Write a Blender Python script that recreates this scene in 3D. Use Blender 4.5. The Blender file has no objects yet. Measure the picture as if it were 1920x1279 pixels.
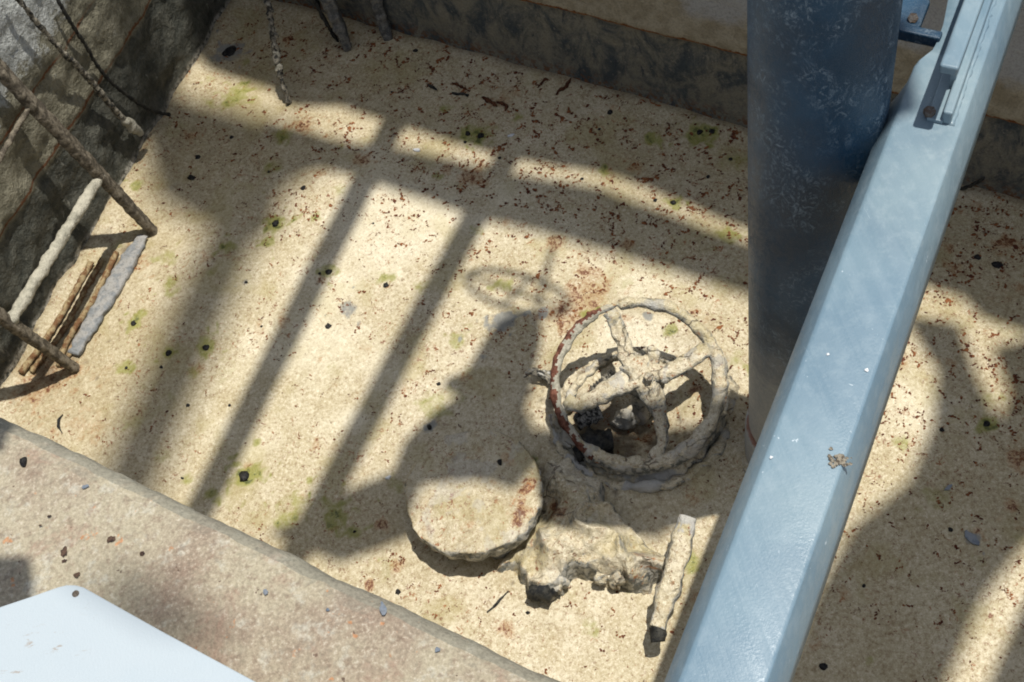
import bpy, math, random
import numpy as np
from mathutils import Vector, Matrix, noise

random.seed(7)
rng = np.random.default_rng(7)
scene = bpy.context.scene
COL = scene.collection

# ------------------------------------------------------------------ camera model
F, CX, CY, CAMZ = 2440.0, 960.0, 640.0, 1.9
def cam_basis():
    d = np.array([(1410-CX)/F, -(2260-CY)/F, -1.0]); d /= np.linalg.norm(d)
    z = -d; fw = np.array([0, 0, -1.0]); y = fw-(fw@z)*z; y /= np.linalg.norm(y)
    x = np.cross(y, z)
    return np.array([x, y, z])
RM = cam_basis()
def P(px, py, z=0.0):
    """where the sight line through a photo point meets the level z"""
    r = RM @ np.array([(px-CX)/F, -(py-CY)/F, -1.0])
    t = (z-CAMZ)/r[2]
    return Vector((r[0]*t, r[1]*t, z))
cam = bpy.data.cameras.new('camera'); co = bpy.data.objects.new('camera', cam); COL.objects.link(co)
cam.sensor_width = 36; cam.lens = 36*F/1920; cam.clip_start = 0.02; cam.clip_end = 500
M4 = Matrix([list(RM[0])+[0], list(RM[1])+[0], list(RM[2])+[CAMZ], [0, 0, 0, 1]])
co.matrix_world = M4
scene.camera = co

# ------------------------------------------------------------------ light
TAN, AZ = 0.235, 178.0
SD = Vector((math.cos(math.radians(AZ))*TAN, math.sin(math.radians(AZ))*TAN, -1.0))
sun = bpy.data.lights.new('sun', 'SUN'); so = bpy.data.objects.new('sun', sun); COL.objects.link(so)
sun.energy = 4.85; sun.angle = math.radians(0.7); sun.color = (1.0, 0.965, 0.89)
so.rotation_euler = SD.to_track_quat('-Z', 'Y').to_euler(); so.location = (2, 0, 8)
w = bpy.data.worlds.new('World'); scene.world = w; w.use_nodes = True
nt = w.node_tree; sky = nt.nodes.new('ShaderNodeTexSky'); sky.sky_type = 'NISHITA'; sky.sun_disc = False
sky.sun_elevation = math.atan(1/TAN); sky.sun_rotation = math.radians(92)
bg = nt.nodes['Background']; bg.inputs[1].default_value = 0.14
hs = nt.nodes.new('ShaderNodeHueSaturation'); hs.inputs['Saturation'].default_value = .5
nt.links.new(sky.outputs[0], hs.inputs['Color']); nt.links.new(hs.outputs[0], bg.inputs[0])
scene.view_settings.view_transform = 'Standard'; scene.view_settings.look = 'None'
scene.view_settings.exposure = 0; scene.view_settings.gamma = 1
scene.cycles.max_bounces = 6; scene.cycles.filter_width = 1.9

# ------------------------------------------------------------------ object helpers
def tag(o, label=None, cat=None, group=None, kind=None):
    if label: o['label'] = label
    if cat: o['category'] = cat
    if group: o['group'] = group
    if kind: o['kind'] = kind
    return o
def thing(name, label, cat, loc=(0, 0, 0), group=None):
    o = bpy.data.objects.new(name, None); COL.objects.link(o); o.location = loc
    o.empty_display_size = 0.05
    return tag(o, label, cat, group)
def obj(name, verts, faces, mats, parent=None, smooth=True, midx=None, attrs=None):
    me = bpy.data.meshes.new(name)
    me.from_pydata([tuple(v) for v in verts], [], [tuple(f) for f in faces])
    for m in (mats if isinstance(mats, (list, tuple)) else [mats]): me.materials.append(m)
    if midx is not None: me.polygons.foreach_set('material_index', midx)
    if smooth: me.polygons.foreach_set('use_smooth', [True]*len(me.polygons))
    if attrs:
        for k, a in attrs.items():
            at = me.attributes.new(k, 'FLOAT', 'POINT'); at.data.foreach_set('value', np.asarray(a, dtype=np.float32))
    me.update()
    o = bpy.data.objects.new(name, me); COL.objects.link(o)
    if parent is not None:
        o.parent = parent
        o.matrix_parent_inverse = Matrix.Translation(-Vector(parent.location))
    return o
def nz(p, s, seed=0.0, octv=3):
    return noise.fractal(Vector((p[0]*s+seed, p[1]*s-seed*1.7, p[2]*s+seed*.6)), 0.9, 2.0, octv)

def frame(d):
    d = d.normalized(); a = Vector((0, 0, 1)) if abs(d.z) < .9 else Vector((1, 0, 0))
    u = a.cross(d).normalized(); return u, d.cross(u)
def resample(pts, step):
    pts = [Vector(p) for p in pts]; out = []
    for i in range(len(pts)-1):
        a, b = pts[i], pts[i+1]; p0 = pts[i-1] if i else a*2-b; p3 = pts[i+2] if i+2 < len(pts) else b*2-a
        n = max(1, int((b-a).length/step))
        for k in range(n):
            t = k/n
            out.append(0.5*((2*a)+(b-p0)*t+(2*p0-5*a+4*b-p3)*t*t+(3*a-p0-3*b+p3)*t**3))
    out.append(pts[-1]); return out
def tube(pts, rad, step=0.004, seg=14, amp=0.0, ns=60, seed=0.0, flat=1.0, closed=False, caps=True, square=0):
    """a swept bar; rad is a number or a list along the given points; amp roughens it"""
    n0 = len(pts)
    if closed: path = [Vector(p) for p in pts]
    else: path = resample(pts, step)
    N = len(path); V = []; Fc = []; pu = None
    for i, p in enumerate(path):
        d = (path[(i+1) % N]-path[i-1]) if closed else (path[min(i+1, N-1)]-path[max(i-1, 0)])
        u, v = frame(d)
        if pu is not None:
            u = (pu-d.normalized()*pu.dot(d.normalized())).normalized(); v = d.normalized().cross(u)
        pu = u
        if isinstance(rad, (list, tuple)):
            t = i/(N-1)*(len(rad)-1); k = min(int(t), len(rad)-2); r = rad[k]*(1-t+k)+rad[k+1]*(t-k)
        elif callable(rad): r = rad(i/N)
        else: r = rad
        for s in range(seg):
            a = 2*math.pi*s/seg
            ca, sa = math.cos(a), math.sin(a)
            if square: ca, sa = [math.copysign(abs(q)**(1-square), q) for q in (ca, sa)]
            q = p+u*(ca*r)+v*(sa*r*flat)
            if amp:
                dv = (q-p).normalized(); q = q+dv*(amp*nz(q, ns, seed))
            V.append(q)
    for i in range(N if closed else N-1):
        j = (i+1) % N
        for s in range(seg):
            t = (s+1) % seg
            Fc.append((i*seg+s, i*seg+t, j*seg+t, j*seg+s))
    if not closed and caps:
        Fc.append(tuple(range(seg))[::-1]); Fc.append(tuple((N-1)*seg+s for s in range(seg)))
    return V, Fc
def join(*parts):
    V = []; Fc = []
    for v, f in parts:
        o = len(V); V += list(v); Fc += [tuple(i+o for i in q) for q in f]
    return V, Fc
def bevel(o, w, seg=2):
    m = o.modifiers.new('bevel', 'BEVEL'); m.width = w; m.segments = seg; m.limit_method = 'ANGLE'; m.angle_limit = math.radians(35); return o
def prism(poly, z0, z1):
    """poly: list of xy; returns closed slab"""
    n = len(poly); area = sum(poly[i][0]*poly[(i+1) % n][1]-poly[(i+1) % n][0]*poly[i][1] for i in range(n))
    if area < 0: poly = poly[::-1]
    V = [(p[0], p[1], z1) for p in poly]+[(p[0], p[1], z0) for p in poly]
    Fc = [tuple(range(n)), tuple(range(2*n-1, n-1, -1))]+[(i, i+n, (i+1) % n+n, (i+1) % n) for i in range(n)]
    return V, Fc
def obox(a, b, wd, hd, up=Vector((0, 0, 1))):
    """bar with rectangular section from a to b"""
    a, b = Vector(a), Vector(b); d = (b-a).normalized(); s = d.cross(up).normalized(); u = s.cross(d)
    V = []
    for p in (a, b):
        for i, j in ((-1, -1), (1, -1), (1, 1), (-1, 1)): V.append(p+s*(i*wd/2)+u*(j*hd/2))
    return V, [(3, 2, 1, 0), (4, 5, 6, 7), (0, 1, 5, 4), (1, 2, 6, 5), (2, 3, 7, 6), (3, 0, 4, 7)]

# ------------------------------------------------------------------ material helpers
class Mat:
    def __init__(s, name, rough=.7, spec=.3, metal=0):
        s.m = bpy.data.materials.new(name); s.m.use_nodes = True; s.t = s.m.node_tree
        s.b = s.t.nodes['Principled BSDF']; s.b.inputs['Roughness'].default_value = rough
        s.b.inputs['Specular IOR Level'].default_value = spec; s.b.inputs['Metallic'].default_value = metal
        g = s.t.nodes.new('ShaderNodeNewGeometry'); s.pos = g.outputs['Position']; s.nrm = g.outputs['True Normal']
        s.h = None
    def n(s, ty, **kw):
        nd = s.t.nodes.new(ty)
        for k, v in kw.items(): setattr(nd, k, v)
        return nd
    def lk(s, a, b):
        if isinstance(a, bpy.types.NodeSocket): s.t.links.new(a, b)
        else: b.default_value = a if not isinstance(a, tuple) or len(a) == 4 or b.type == 'VECTOR' else (*a, 1)
    def noise(s, scale, detail=4, rough=.6, dist=0, vec=None, w4=0.0):
        nd = s.n('ShaderNodeTexNoise', noise_dimensions='4D'); nd.inputs['Scale'].default_value = scale; nd.inputs['W'].default_value = w4
        nd.inputs['Detail'].default_value = detail; nd.inputs['Roughness'].default_value = rough; nd.inputs['Distortion'].default_value = dist
        s.lk(vec if vec is not None else s.pos, nd.inputs['Vector']); return s.ramp(nd.outputs['Fac'], .24, .76, 0, 1, smooth=False)
    def vor(s, scale, feature='F1', vec=None, rnd=1.0, out='Distance'):
        nd = s.n('ShaderNodeTexVoronoi', feature=feature); nd.inputs['Scale'].default_value = scale; nd.inputs['Randomness'].default_value = rnd
        s.lk(vec if vec is not None else s.pos, nd.inputs['Vector']); return nd.outputs[out]
    def ramp(s, x, a, b, lo=0.0, hi=1.0, smooth=True):
        nd = s.n('ShaderNodeMapRange', interpolation_type='SMOOTHSTEP' if smooth else 'LINEAR')
        s.lk(x, nd.inputs['Value'])
        for k, v in (('From Min', a), ('From Max', b), ('To Min', lo), ('To Max', hi)): s.lk(v, nd.inputs[k])
        return nd.outputs[0]
    def math(s, op, a, b=0.0, clamp=False):
        nd = s.n('ShaderNodeMath', operation=op, use_clamp=clamp); s.lk(a, nd.inputs[0]); s.lk(b, nd.inputs[1]); return nd.outputs[0]
    def mix(s, f, a, b, mode='MIX'):
        nd = s.n('ShaderNodeMix', data_type='RGBA', blend_type=mode); s.lk(f, nd.inputs[0]); s.lk(a, nd.inputs[6]); s.lk(b, nd.inputs[7]); return nd.outputs[2]
    def attr(s, name):
        nd = s.n('ShaderNodeAttribute', attribute_name=name); return nd.outputs['Fac']
    def xyz(s, v):
        nd = s.n('ShaderNodeSeparateXYZ'); s.lk(v, nd.inputs[0]); return nd.outputs
    def scale_vec(s, v, sc, rot=None):
        nd = s.n('ShaderNodeMapping'); nd.inputs['Scale'].default_value = sc
        if rot: nd.inputs['Rotation'].default_value = rot
        s.lk(v, nd.inputs[0]); return nd.outputs[0]
    def bump(s, h, strength=.5, dist=.002):
        nd = s.n('ShaderNodeBump'); nd.inputs['Strength'].default_value = strength; nd.inputs['Distance'].default_value = dist
        s.lk(h, nd.inputs['Height'])
        if s.h is not None: s.lk(s.h, nd.inputs['Normal'])
        s.h = nd.outputs[0]; s.lk(s.h, s.b.inputs['Normal'])
    def color(s, c): s.lk(c, s.b.inputs['Base Color'])
    def rough(s, r): s.lk(r, s.b.inputs['Roughness'])

def mud(name, floor=False, slope=True, grey=.35, cracks=1.0, rb=0.0, dn=0.0, kk=(.34, .84), dark=0.0):
    m = Mat(name, .5, .45)
    big = m.noise(3.2, 4, .55); mid = m.noise(22, 5, .62, w4=3); fine = m.noise(165, 3, .72, w4=7); grain = m.noise(470, 2, .6, w4=9)
    c = m.mix(m.ramp(mid, .2, .8), (.48, .405, .26), (.60, .53, .385))
    c = m.mix(m.ramp(big, .35, .65, 0, .45), c, (.45, .38, .225))
    c = m.mix(m.ramp(fine, .50, .86, 0, .78), c, (.26, .18, .09))
    c = m.mix(m.ramp(fine, .50, .15, 0, .62), c, (.78, .71, .54))
    c = m.mix(m.ramp(grain, .60, .85, 0, .5), c, (.88, .82, .68))
    c = m.mix(m.ramp(m.noise(9, 3, .5, w4=20), .55, .75, 0, .35), c, (.36, .30, .11))
    if floor:
        c = m.mix(m.math('MULTIPLY', m.attr('shade_tone'), .85), c, m.mix(1.0, c, (.77, .74, .66), 'MULTIPLY'))  # partial shade painted into the floor colour
        c = m.mix(m.ramp(m.attr('shade_tone'), .35, 0, 0, .35), c, (.74, .68, .52))  # sunny pools painted paler
    if dark: c = m.mix(dark, c, m.mix(1.0, c, (.66, .62, .52), 'MULTIPLY'))
    # fine brown flecks everywhere
    sq = m.noise(70, 4, .75, 1.6, w4=13)
    den = m.noise(7, 3, .6, w4=15)
    if floor:
        den = m.math('ADD', den, m.attr('fleck'))
    elif dn: den = m.math('ADD', den, dn)
    fl = m.math('MULTIPLY', m.ramp(sq, .66, .74), m.ramp(den, .40, .62))
    c = m.mix(m.math('MULTIPLY', fl, .88), c, m.mix(m.ramp(m.noise(40, 2), .4, .6), (.16, .045, .014), (.27, .105, .03)))
    sq2 = m.noise(150, 3, .7, .8, w4=33)
    c = m.mix(m.math('MULTIPLY', m.ramp(sq2, .69, .78, 0, .75), m.ramp(den, .3, .6, .35, 1)), c, (.15, .06, .02))
    if True:
        ra = m.attr('rust'); rn = m.noise(85, 4, .8, 1.2, w4=41)
        c = m.mix(m.ramp(m.math('MULTIPLY', ra, m.math('ADD', rn, .2)), .25, .8, 0, .75), c, (.34, .165, .055))
        c = m.mix(m.math('MULTIPLY', m.ramp(m.math('MULTIPLY', ra, rn), .42, .56), .9), c, (.12, .035, .012))
        aa = m.attr('algae'); an = m.noise(60, 4, .7, .4, w4=51)
        c = m.mix(m.ramp(m.math('MULTIPLY', aa, m.math('ADD', an, .4)), .2, .8, 0, .85), c, (.24, .235, .045))
        c = m.mix(m.ramp(m.math('MULTIPLY', aa, an), .42, .62, 0, .9), c, (.075, .085, .02))
        ga = m.attr('grey')
        c = m.mix(m.ramp(m.math('MULTIPLY', ga, m.math('ADD', an, .5)), .3, .7, 0, .9), c, (.22, .22, .20))
        c = m.mix(m.math('MULTIPLY', m.attr('stain_shade'), .85), c, (.07, .045, .025))
        m.rough(m.ramp(fine, .35, .65, .28, .62))
    if slope:
        nzv = m.xyz(m.nrm)[2]
        k = m.ramp(m.math('ADD', nzv, m.math('MULTIPLY', m.math('SUBTRACT', mid, .5), .9)), kk[0], kk[1], 1.0, 0.0)
        gcol = m.mix(m.ramp(m.noise(90, 3, .6, w4=61), .4, .6), (.12, .125, .115), (.40, .385, .335))
        c = m.mix(k, c, gcol)
        c = m.mix(m.ramp(m.noise(16, 4, .6, .5, w4=71), .56-.0, .66, 0, grey), c, (.42, .41, .38))
        # drying cracks
        dv = m.n('ShaderNodeVectorMath', operation='ADD'); nc = m.n('ShaderNodeTexNoise'); nc.inputs['Scale'].default_value = 40; m.lk(m.pos, nc.inputs['Vector'])
        sc = m.n('ShaderNodeVectorMath', operation='SCALE'); m.lk(nc.outputs['Color'], sc.inputs[0]); sc.inputs['Scale'].default_value = .03
        m.lk(m.pos, dv.inputs[0]); m.lk(sc.outputs[0], dv.inputs[1])
        cr = m.vor(17, 'DISTANCE_TO_EDGE', vec=dv.outputs[0])
        cm = m.math('MULTIPLY', m.ramp(cr, .0, .035, 1, 0), m.ramp(m.noise(12, 2, w4=81), .58, .66))
        cm = m.math('MULTIPLY', cm, cracks)
        c = m.mix(m.math('MULTIPLY', cm, .75), c, (.10, .075, .05))
        c = m.mix(m.math('MULTIPLY', m.ramp(m.noise(15, 4, .75, .8, w4=91), .74, .86, 0, 1), rb), c, (.34, .13, .035))
        m.bump(m.math('MULTIPLY', cm, -1), .7, .003)
        m.bump(m.noise(55, 5, .65, .3, w4=85), .7 if cracks else .15, .006)
    m.color(c)
    m.bump(m.noise(34, 3, .55, w4=3), .3, .005)
    m.bump(m.math('ADD', fine, grain), .5, .0015)
    return m.m

def concrete(name, kind):
    m = Mat(name, .85, .2)
    x = m.xyz(m.pos); z = x[2]
    n1 = m.noise(6, 5, .65); n2 = m.noise(30, 5, .7, w4=4); n3 = m.noise(240, 3, .7, w4=6); n4 = m.noise(90, 3, .6, w4=8)
    zz = m.math('ADD', z, m.math('MULTIPLY', m.math('SUBTRACT', n1, .5), .03))
    if kind == 'left':
        c = m.mix(m.ramp(n2, .15, .85), (.042, .045, .038), (.125, .123, .10))
        up = m.mix(m.ramp(n2, .15, .85), (.14, .13, .092), (.28, .26, .19))
        c = m.mix(m.ramp(zz, .205, .222), c, up)
        wh = m.ramp(m.math('ADD', m.math('MULTIPLY', n2, .16), m.math('ADD', z, m.math('MULTIPLY', n1, .10))), .51, .55)
        c = m.mix(wh, c, m.mix(n4, (.28, .29, .27), (.56, .57, .54)))
        # lime streaks along the board lines
        lime = m.ramp(m.noise(50, 4, .7, .4, vec=m.scale_vec(m.pos, (1, 1, .5)), w4=12), .74, .86, 0, .5)
        c = m.mix(lime, c, (.32, .31, .26))
        c = m.mix(m.math('MULTIPLY', m.ramp(z, .018, .030, 1, 0), m.ramp(n4, .25, .6)), c, (.36, .34, .29))
        for zs in (.22, .345):
            d = m.math('ABSOLUTE', m.math('SUBTRACT', m.math('ADD', z, m.math('MULTIPLY', m.math('SUBTRACT', n4, .5), .008)), zs))
            c = m.mix(m.math('MULTIPLY', m.ramp(d, .001, .006, 1, 0), m.ramp(n1, .38, .55, .2, .9)), c, (.15, .05, .016))
        m.bump(n2, .7, .012)
    elif kind == 'back':
        st = m.noise(16, 6, .75, .8, vec=m.scale_vec(m.pos, (1, 1, .6)), w4=2)
        c = m.mix(m.ramp(st, .30, .72), (.215, .20, .155), (.06, .072, .078))
        c = m.mix(m.ramp(m.noise(38, 5, .75, .6, vec=m.scale_vec(m.pos, (1, 1, .3)), w4=22), .68, .85, 0, .75), c, (.02, .03, .05))
        c = m.mix(m.ramp(n4, .66, .85, 0, .5), c, (.30, .27, .21))
        up = m.mix(m.ramp(n2, .3, .7), (.27, .235, .165), (.37, .33, .245))
        up = m.mix(m.ramp(m.math('ADD', z, m.math('MULTIPLY', n1, .12)), .33, .37), up, (.36, .36, .35))
        c = m.mix(m.ramp(z, .196, .199), c, up)
        d = m.math('ABSOLUTE', m.math('SUBTRACT', m.math('ADD', z, m.math('MULTIPLY', m.math('SUBTRACT', n4, .5), .008)), .196))
        c = m.mix(m.ramp(d, .0015, .005, 1, 0), c, m.mix(n4, (.10, .03, .012), (.30, .12, .04)))
        c = m.mix(m.math('MULTIPLY', m.ramp(z, .0, .05, 1, 0), m.ramp(n4, .5, .62)), c, (.16, .07, .03))
        m.bump(n2, .4, .006)
    else:   # near coping
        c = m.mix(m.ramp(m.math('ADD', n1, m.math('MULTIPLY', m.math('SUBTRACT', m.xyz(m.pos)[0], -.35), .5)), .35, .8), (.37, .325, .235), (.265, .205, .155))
        c = m.mix(m.ramp(n2, .55, .80, 0, .7), c, (.45, .43, .36))
        c = m.mix(m.ramp(n4, .50, .85, 0, .6), c, (.20, .145, .105))
        c = m.mix(m.ramp(n3, .58, .85, 0, .55), c, (.54, .49, .40))
        c = m.mix(m.ramp(m.noise(46, 3, .6, w4=31), .78, .86, 0, .7), c, (.46, .20, .08))
        c = m.mix(m.ramp(m.noise(64, 3, .6, w4=35), .82, .88, 0, .85), c, (.09, .055, .04))
        c = m.mix(m.ramp(m.noise(24, 2, .4, w4=38), 1.2, 1.3, 0, .85), c, (.16, .21, .29))
        c = m.mix(m.ramp(m.noise(11, 5, .75, .5, w4=63), .55, .80, 0, .6), c, m.mix(n4, (.16, .10, .075), (.40, .27, .20)))
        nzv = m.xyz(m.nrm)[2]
        c = m.mix(m.ramp(m.math('ADD', nzv, m.math('MULTIPLY', m.math('SUBTRACT', n2, .5), .15)), .86, .99, .8, 0), c, (.225, .215, .17))  # rounded edge greyed by slope: wear plus painted turned-away shade
        m.bump(n4, .5, .003)
    c = m.mix(m.ramp(n3, .25, .6, .42, 0), c, m.mix(1.0, c, (.45, .45, .45), 'MULTIPLY'))
    m.color(c); m.bump(n3, .5, .0011)
    return m.m

def paint(name, base, dark, scuff, kind=''):
    m = Mat(name, .38, .5)
    n1 = m.noise(5, 4, .6); n2 = m.noise(60, 4, .7, w4=3); n3 = m.noise(420, 2, .6, w4=5)
    c = m.mix(m.ramp(n1, .3, .7), base, dark)
    if kind == 'pipe':
        z = m.xyz(m.pos)[2]
        s1 = m.noise(80, 6, .85, 2.5, vec=m.scale_vec(m.pos, (1, 1, .7), rot=(.5, .3, 0)), w4=8); s2 = m.noise(8, 4, .65, w4=9)
        sc = m.math('MULTIPLY', m.ramp(s1, .48, .72), m.ramp(s2, .38, .66, .12, 1))
        c = m.mix(m.math('MULTIPLY', sc, .8), c, scuff)
        # dried splash near the foot
        zl = m.math('ADD', z, m.math('MULTIPLY', m.math('SUBTRACT', m.noise(26, 4, .7, w4=15), .5), .09))
        mudk = m.ramp(zl, .16, .48, .92, 0)
        c = m.mix(mudk, c, m.mix(m.noise(130, 4, .8, w4=17), (.27, .29, .30), (.60, .57, .50)))
        d = m.math('ABSOLUTE', m.math('SUBTRACT', m.math('ADD', z, m.math('MULTIPLY', n2, .006)), .103))
        c = m.mix(m.ramp(d, .002, .007, .9, 0), c, (.22, .08, .03))
        m.rough(m.ramp(s1, .4, .65, .40, .65))
        m.bump(s1, .25, .0015)
    elif kind == 'beam':
        st = m.noise(60, 4, .7, vec=m.scale_vec(m.pos, (1, .05, 1), rot=(0, 0, math.radians(37.4))), w4=11)
        c = m.mix(m.ramp(n2, .4, .9, 0, .4), c, scuff)
        c = m.mix(m.ramp(m.noise(2.2, 3, .6, w4=27), .35, .75, .55, 0), c, (.12, .20, .27))
        sv = m.scale_vec(m.pos, (6, .5, 1), rot=(0, 0, math.radians(37.4)))
        c = m.mix(m.ramp(m.noise(16, 5, .8, 1.5, vec=sv, w4=29), .80, .86, 0, .5), c, (.42, .50, .54))
        c = m.mix(m.ramp(m.noise(55, 4, .75, 1, w4=21), .83, .88, 0, .7), c, (.55, .62, .66))
        c = m.mix(m.ramp(m.noise(38, 4, .7, w4=25), .95, .98, 0, .9), c, (.18, .11, .06))
        m.rough(m.ramp(st, .3, .7, .34, .52)); m.bump(st, .35, .0010)
    elif kind == 'white':
        s = m.noise(60, 4, .8, 1, vec=m.scale_vec(m.pos, (.35, 1, 1), rot=(0, 0, -.2)), w4=12)
        c = m.mix(m.math('MULTIPLY', m.ramp(s, .66, .82), m.ramp(m.noise(7, 2, w4=14), .42, .6)), c, scuff)
        m.rough(.45)
    m.color(c); m.bump(n3, .22, .0007)
    return m.m

def simple(name, a, b, sc=60, rough=.8, bumpd=.003, grit=.5, spec=.25, metal=0):
    m = Mat(name, rough, spec, metal)
    n1 = m.noise(sc, 5, .7, .3); n2 = m.noise(sc*5, 3, .7, w4=3)
    c = m.mix(m.ramp(n1, .35, .65), a, b)
    c = m.mix(m.ramp(n2, .5, .7, 0, grit), c, m.mix(1.0, c, (.35, .33, .3), 'MULTIPLY'))
    m.color(c); m.bump(n1, .6, bumpd); m.bump(n2, .5, bumpd*.4); return m.m

MUD = mud('dried_mud', floor=True, slope=False)
CRUST = mud('mud_crust', rb=1.0, dn=.12, grey=.55)
TANCRUST = mud('tan_mud_crust', grey=.22, rb=1.0, dn=.15, kk=(.12, .58))
CAPMUD = mud('smooth_cap_mud', grey=.3, cracks=0.0, rb=1.0, dn=.30, dark=.45)
CRUST_GREY = mud('grey_mud_crust', grey=.9)
C_LEFT, C_BACK, C_NEAR = concrete('damp_concrete', 'left'), concrete('board_marked_concrete', 'back'), concrete('weathered_coping', 'near')
BLUE = paint('dark_blue_paint', (.009, .052, .105), (.006, .028, .058), (.20, .26, .31), 'pipe')
PALE = paint('pale_blue_paint', (.205, .275, .305), (.135, .195, .235), (.33, .39, .41), 'beam')
WHITE = paint('white_enamel', (.385, .435, .465), (.365, .42, .455), (.30, .27, .24), 'white')
STICK = simple('weathered_timber', (.075, .062, .045), (.20, .17, .125), 70)
BLACK = simple('black_grit', (.006, .006, .008), (.03, .028, .024), 200, .45, .002)
CORD = simple('crusted_cord', (.30, .27, .21), (.035, .034, .03), 95)
DARKST = simple('dark_steel', (.012, .013, .014), (.05, .048, .04), 90, .6)
LIME = simple('lime_crust', (.48, .45, .36), (.36, .34, .27), 60, .85, .006, .3)
LIMEB = simple('pale_painted_rung', (.20, .21, .215), (.31, .30, .28), 40, .7, .003, .4)
TAN = simple('tan_rod', (.34, .26, .14), (.16, .08, .035), 60)
BROWNB = simple('dull_brown_steel', (.10, .07, .05), (.16, .15, .14), 90, .7)
RUSTY = simple('rusted_steel', (.10, .036, .022), (.20, .085, .055), 80, .8)
FLAKE = simple('blue_grey_flake', (.17, .20, .24), (.25, .27, .29), 80, .6, .001, .2)
SHELL = simple('white_chip', (.55, .58, .6), (.7, .7, .7), 80, .5, .001, .1)
STEEL = simple('platform_steel', (.10, .14, .17), (.16, .19, .21), 30, .6, .001)
EARTH = simple('packed_earth', (.26, .21, .15), (.34, .28, .20), 8, .9, .01)

# ------------------------------------------------------------------ pit plan
b1, b2 = P(740, 60), P(1400, 240)
l1, l2 = P(430, 20), P(0, 740)
bd = (b2-b1).normalized(); ld = (l1-l2).normalized()
def isect(p, d, q, e):
    k = d.x*e.y-d.y*e.x; t = ((q.x-p.x)*e.y-(q.y-p.y)*e.x)/k; return p+d*t
corner = isect(b1, bd, l1, ld)
RIMZ = .70
n1_, n2_ = P(0, 770, RIMZ), P(1080, 1279, RIMZ)
nd_ = (n2_-n1_).normalized()
bn = Vector((-bd.y, bd.x, 0));  bn = bn if bn.y > 0 else -bn         # outward of back wall
ln = Vector((-ld.y, ld.x, 0));  ln = ln if ln.x < 0 else -ln         # outward of left wall
nn = Vector((-nd_.y, nd_.x, 0)); nn = nn if nn.y < 0 else -nn        # outward of near wall
nl = isect(n1_, nd_, l1, ld)
nl.z = 0

# floor sheet ------------------------------------------------------
x0, x1, y0, y1, st = -1.15, 1.75, -.35, 2.65, .0056
nx, ny = int((x1-x0)/st)+1, int((y1-y0)/st)+1
gx = np.linspace(x0, x1, nx); gy = np.linspace(y0, y1, ny)
X, Y = np.meshgrid(gx, gy)
def vnoise(X, Y, s, seed):
    r = np.random.default_rng(seed); T = r.random((256, 256))
    a = X*s+100; b = Y*s+100; i = np.floor(a).astype(int); j = np.floor(b).astype(int); fx = a-i; fy = b-j
    fx = fx*fx*(3-2*fx); fy = fy*fy*(3-2*fy)
    g = lambda p, q: T[q % 256, p % 256]
    return (g(i, j)*(1-fx)+g(i+1, j)*fx)*(1-fy)+(g(i, j+1)*(1-fx)+g(i+1, j+1)*fx)*fy-.5
Z = .012*vnoise(X, Y, 3.1, 1)+.006*vnoise(X, Y, 9, 2)+.003*vnoise(X, Y, 28, 3)+.0016*vnoise(X, Y, 80, 4)
def spotmap(lst):
    A = np.zeros_like(X)
    for (px, py, r, s) in lst:
        c = P(px, py); rr = r/1000*1.0
        d = np.hypot(X-c.x, Y-c.y)*(1+.8*vnoise(X, Y, 50, int(px))+1.1*vnoise(X, Y, 115, int(px)+1))
        A = np.maximum(A, s*np.clip(1.6-d/rr, 0, 1))
    return A
ALGAE = [(518, 422, 22, 1), (617, 512, 17, .8), (250, 607, 18, .9), (317, 662, 16, .9), (386, 652, 20, .9), (458, 893, 26, 1.1), (237, 690, 12, .8),
 (902, 255, 18, 1), (877, 252, 18, 1), (1312, 248, 22, 1), (1335, 247, 14, 1), (1263, 384, 14, .9), (1850, 798, 16, 1), (440, 180, 30, .8), (395, 150, 15, .5), (530, 255, 20, .9),
 (430, 465, 16, .8), (310, 485, 22, .6), (860, 640, 18, .7), (815, 760, 26, .65), (540, 975, 22, .8), (625, 965, 22, 1), (665, 998, 16, .8), (725, 1070, 18, .5),
 (560, 945, 20, .6), (1220, 265, 16, .9), (345, 895, 12, .7), (620, 690, 18, .4), (300, 610, 14, .3), (590, 410, 10, .8), (420, 700, 30, .35), (255, 800, 14, .5), (300, 860, 16, .5),
 (1380, 300, 16, .6), (830, 205, 12, .7), (845, 740, 24, .5), (500, 370, 25, .25), (640, 360, 16, .5), (1350, 440, 16, .5), (360, 700, 14, .6), (1890, 620, 30, .4), (1860, 750, 18, .5),
 (1700, 560, 20, .3), (280, 720, 20, .4), (330, 240, 30, .4), (790, 690, 14, .4), (700, 640, 18, .3)]
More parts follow.
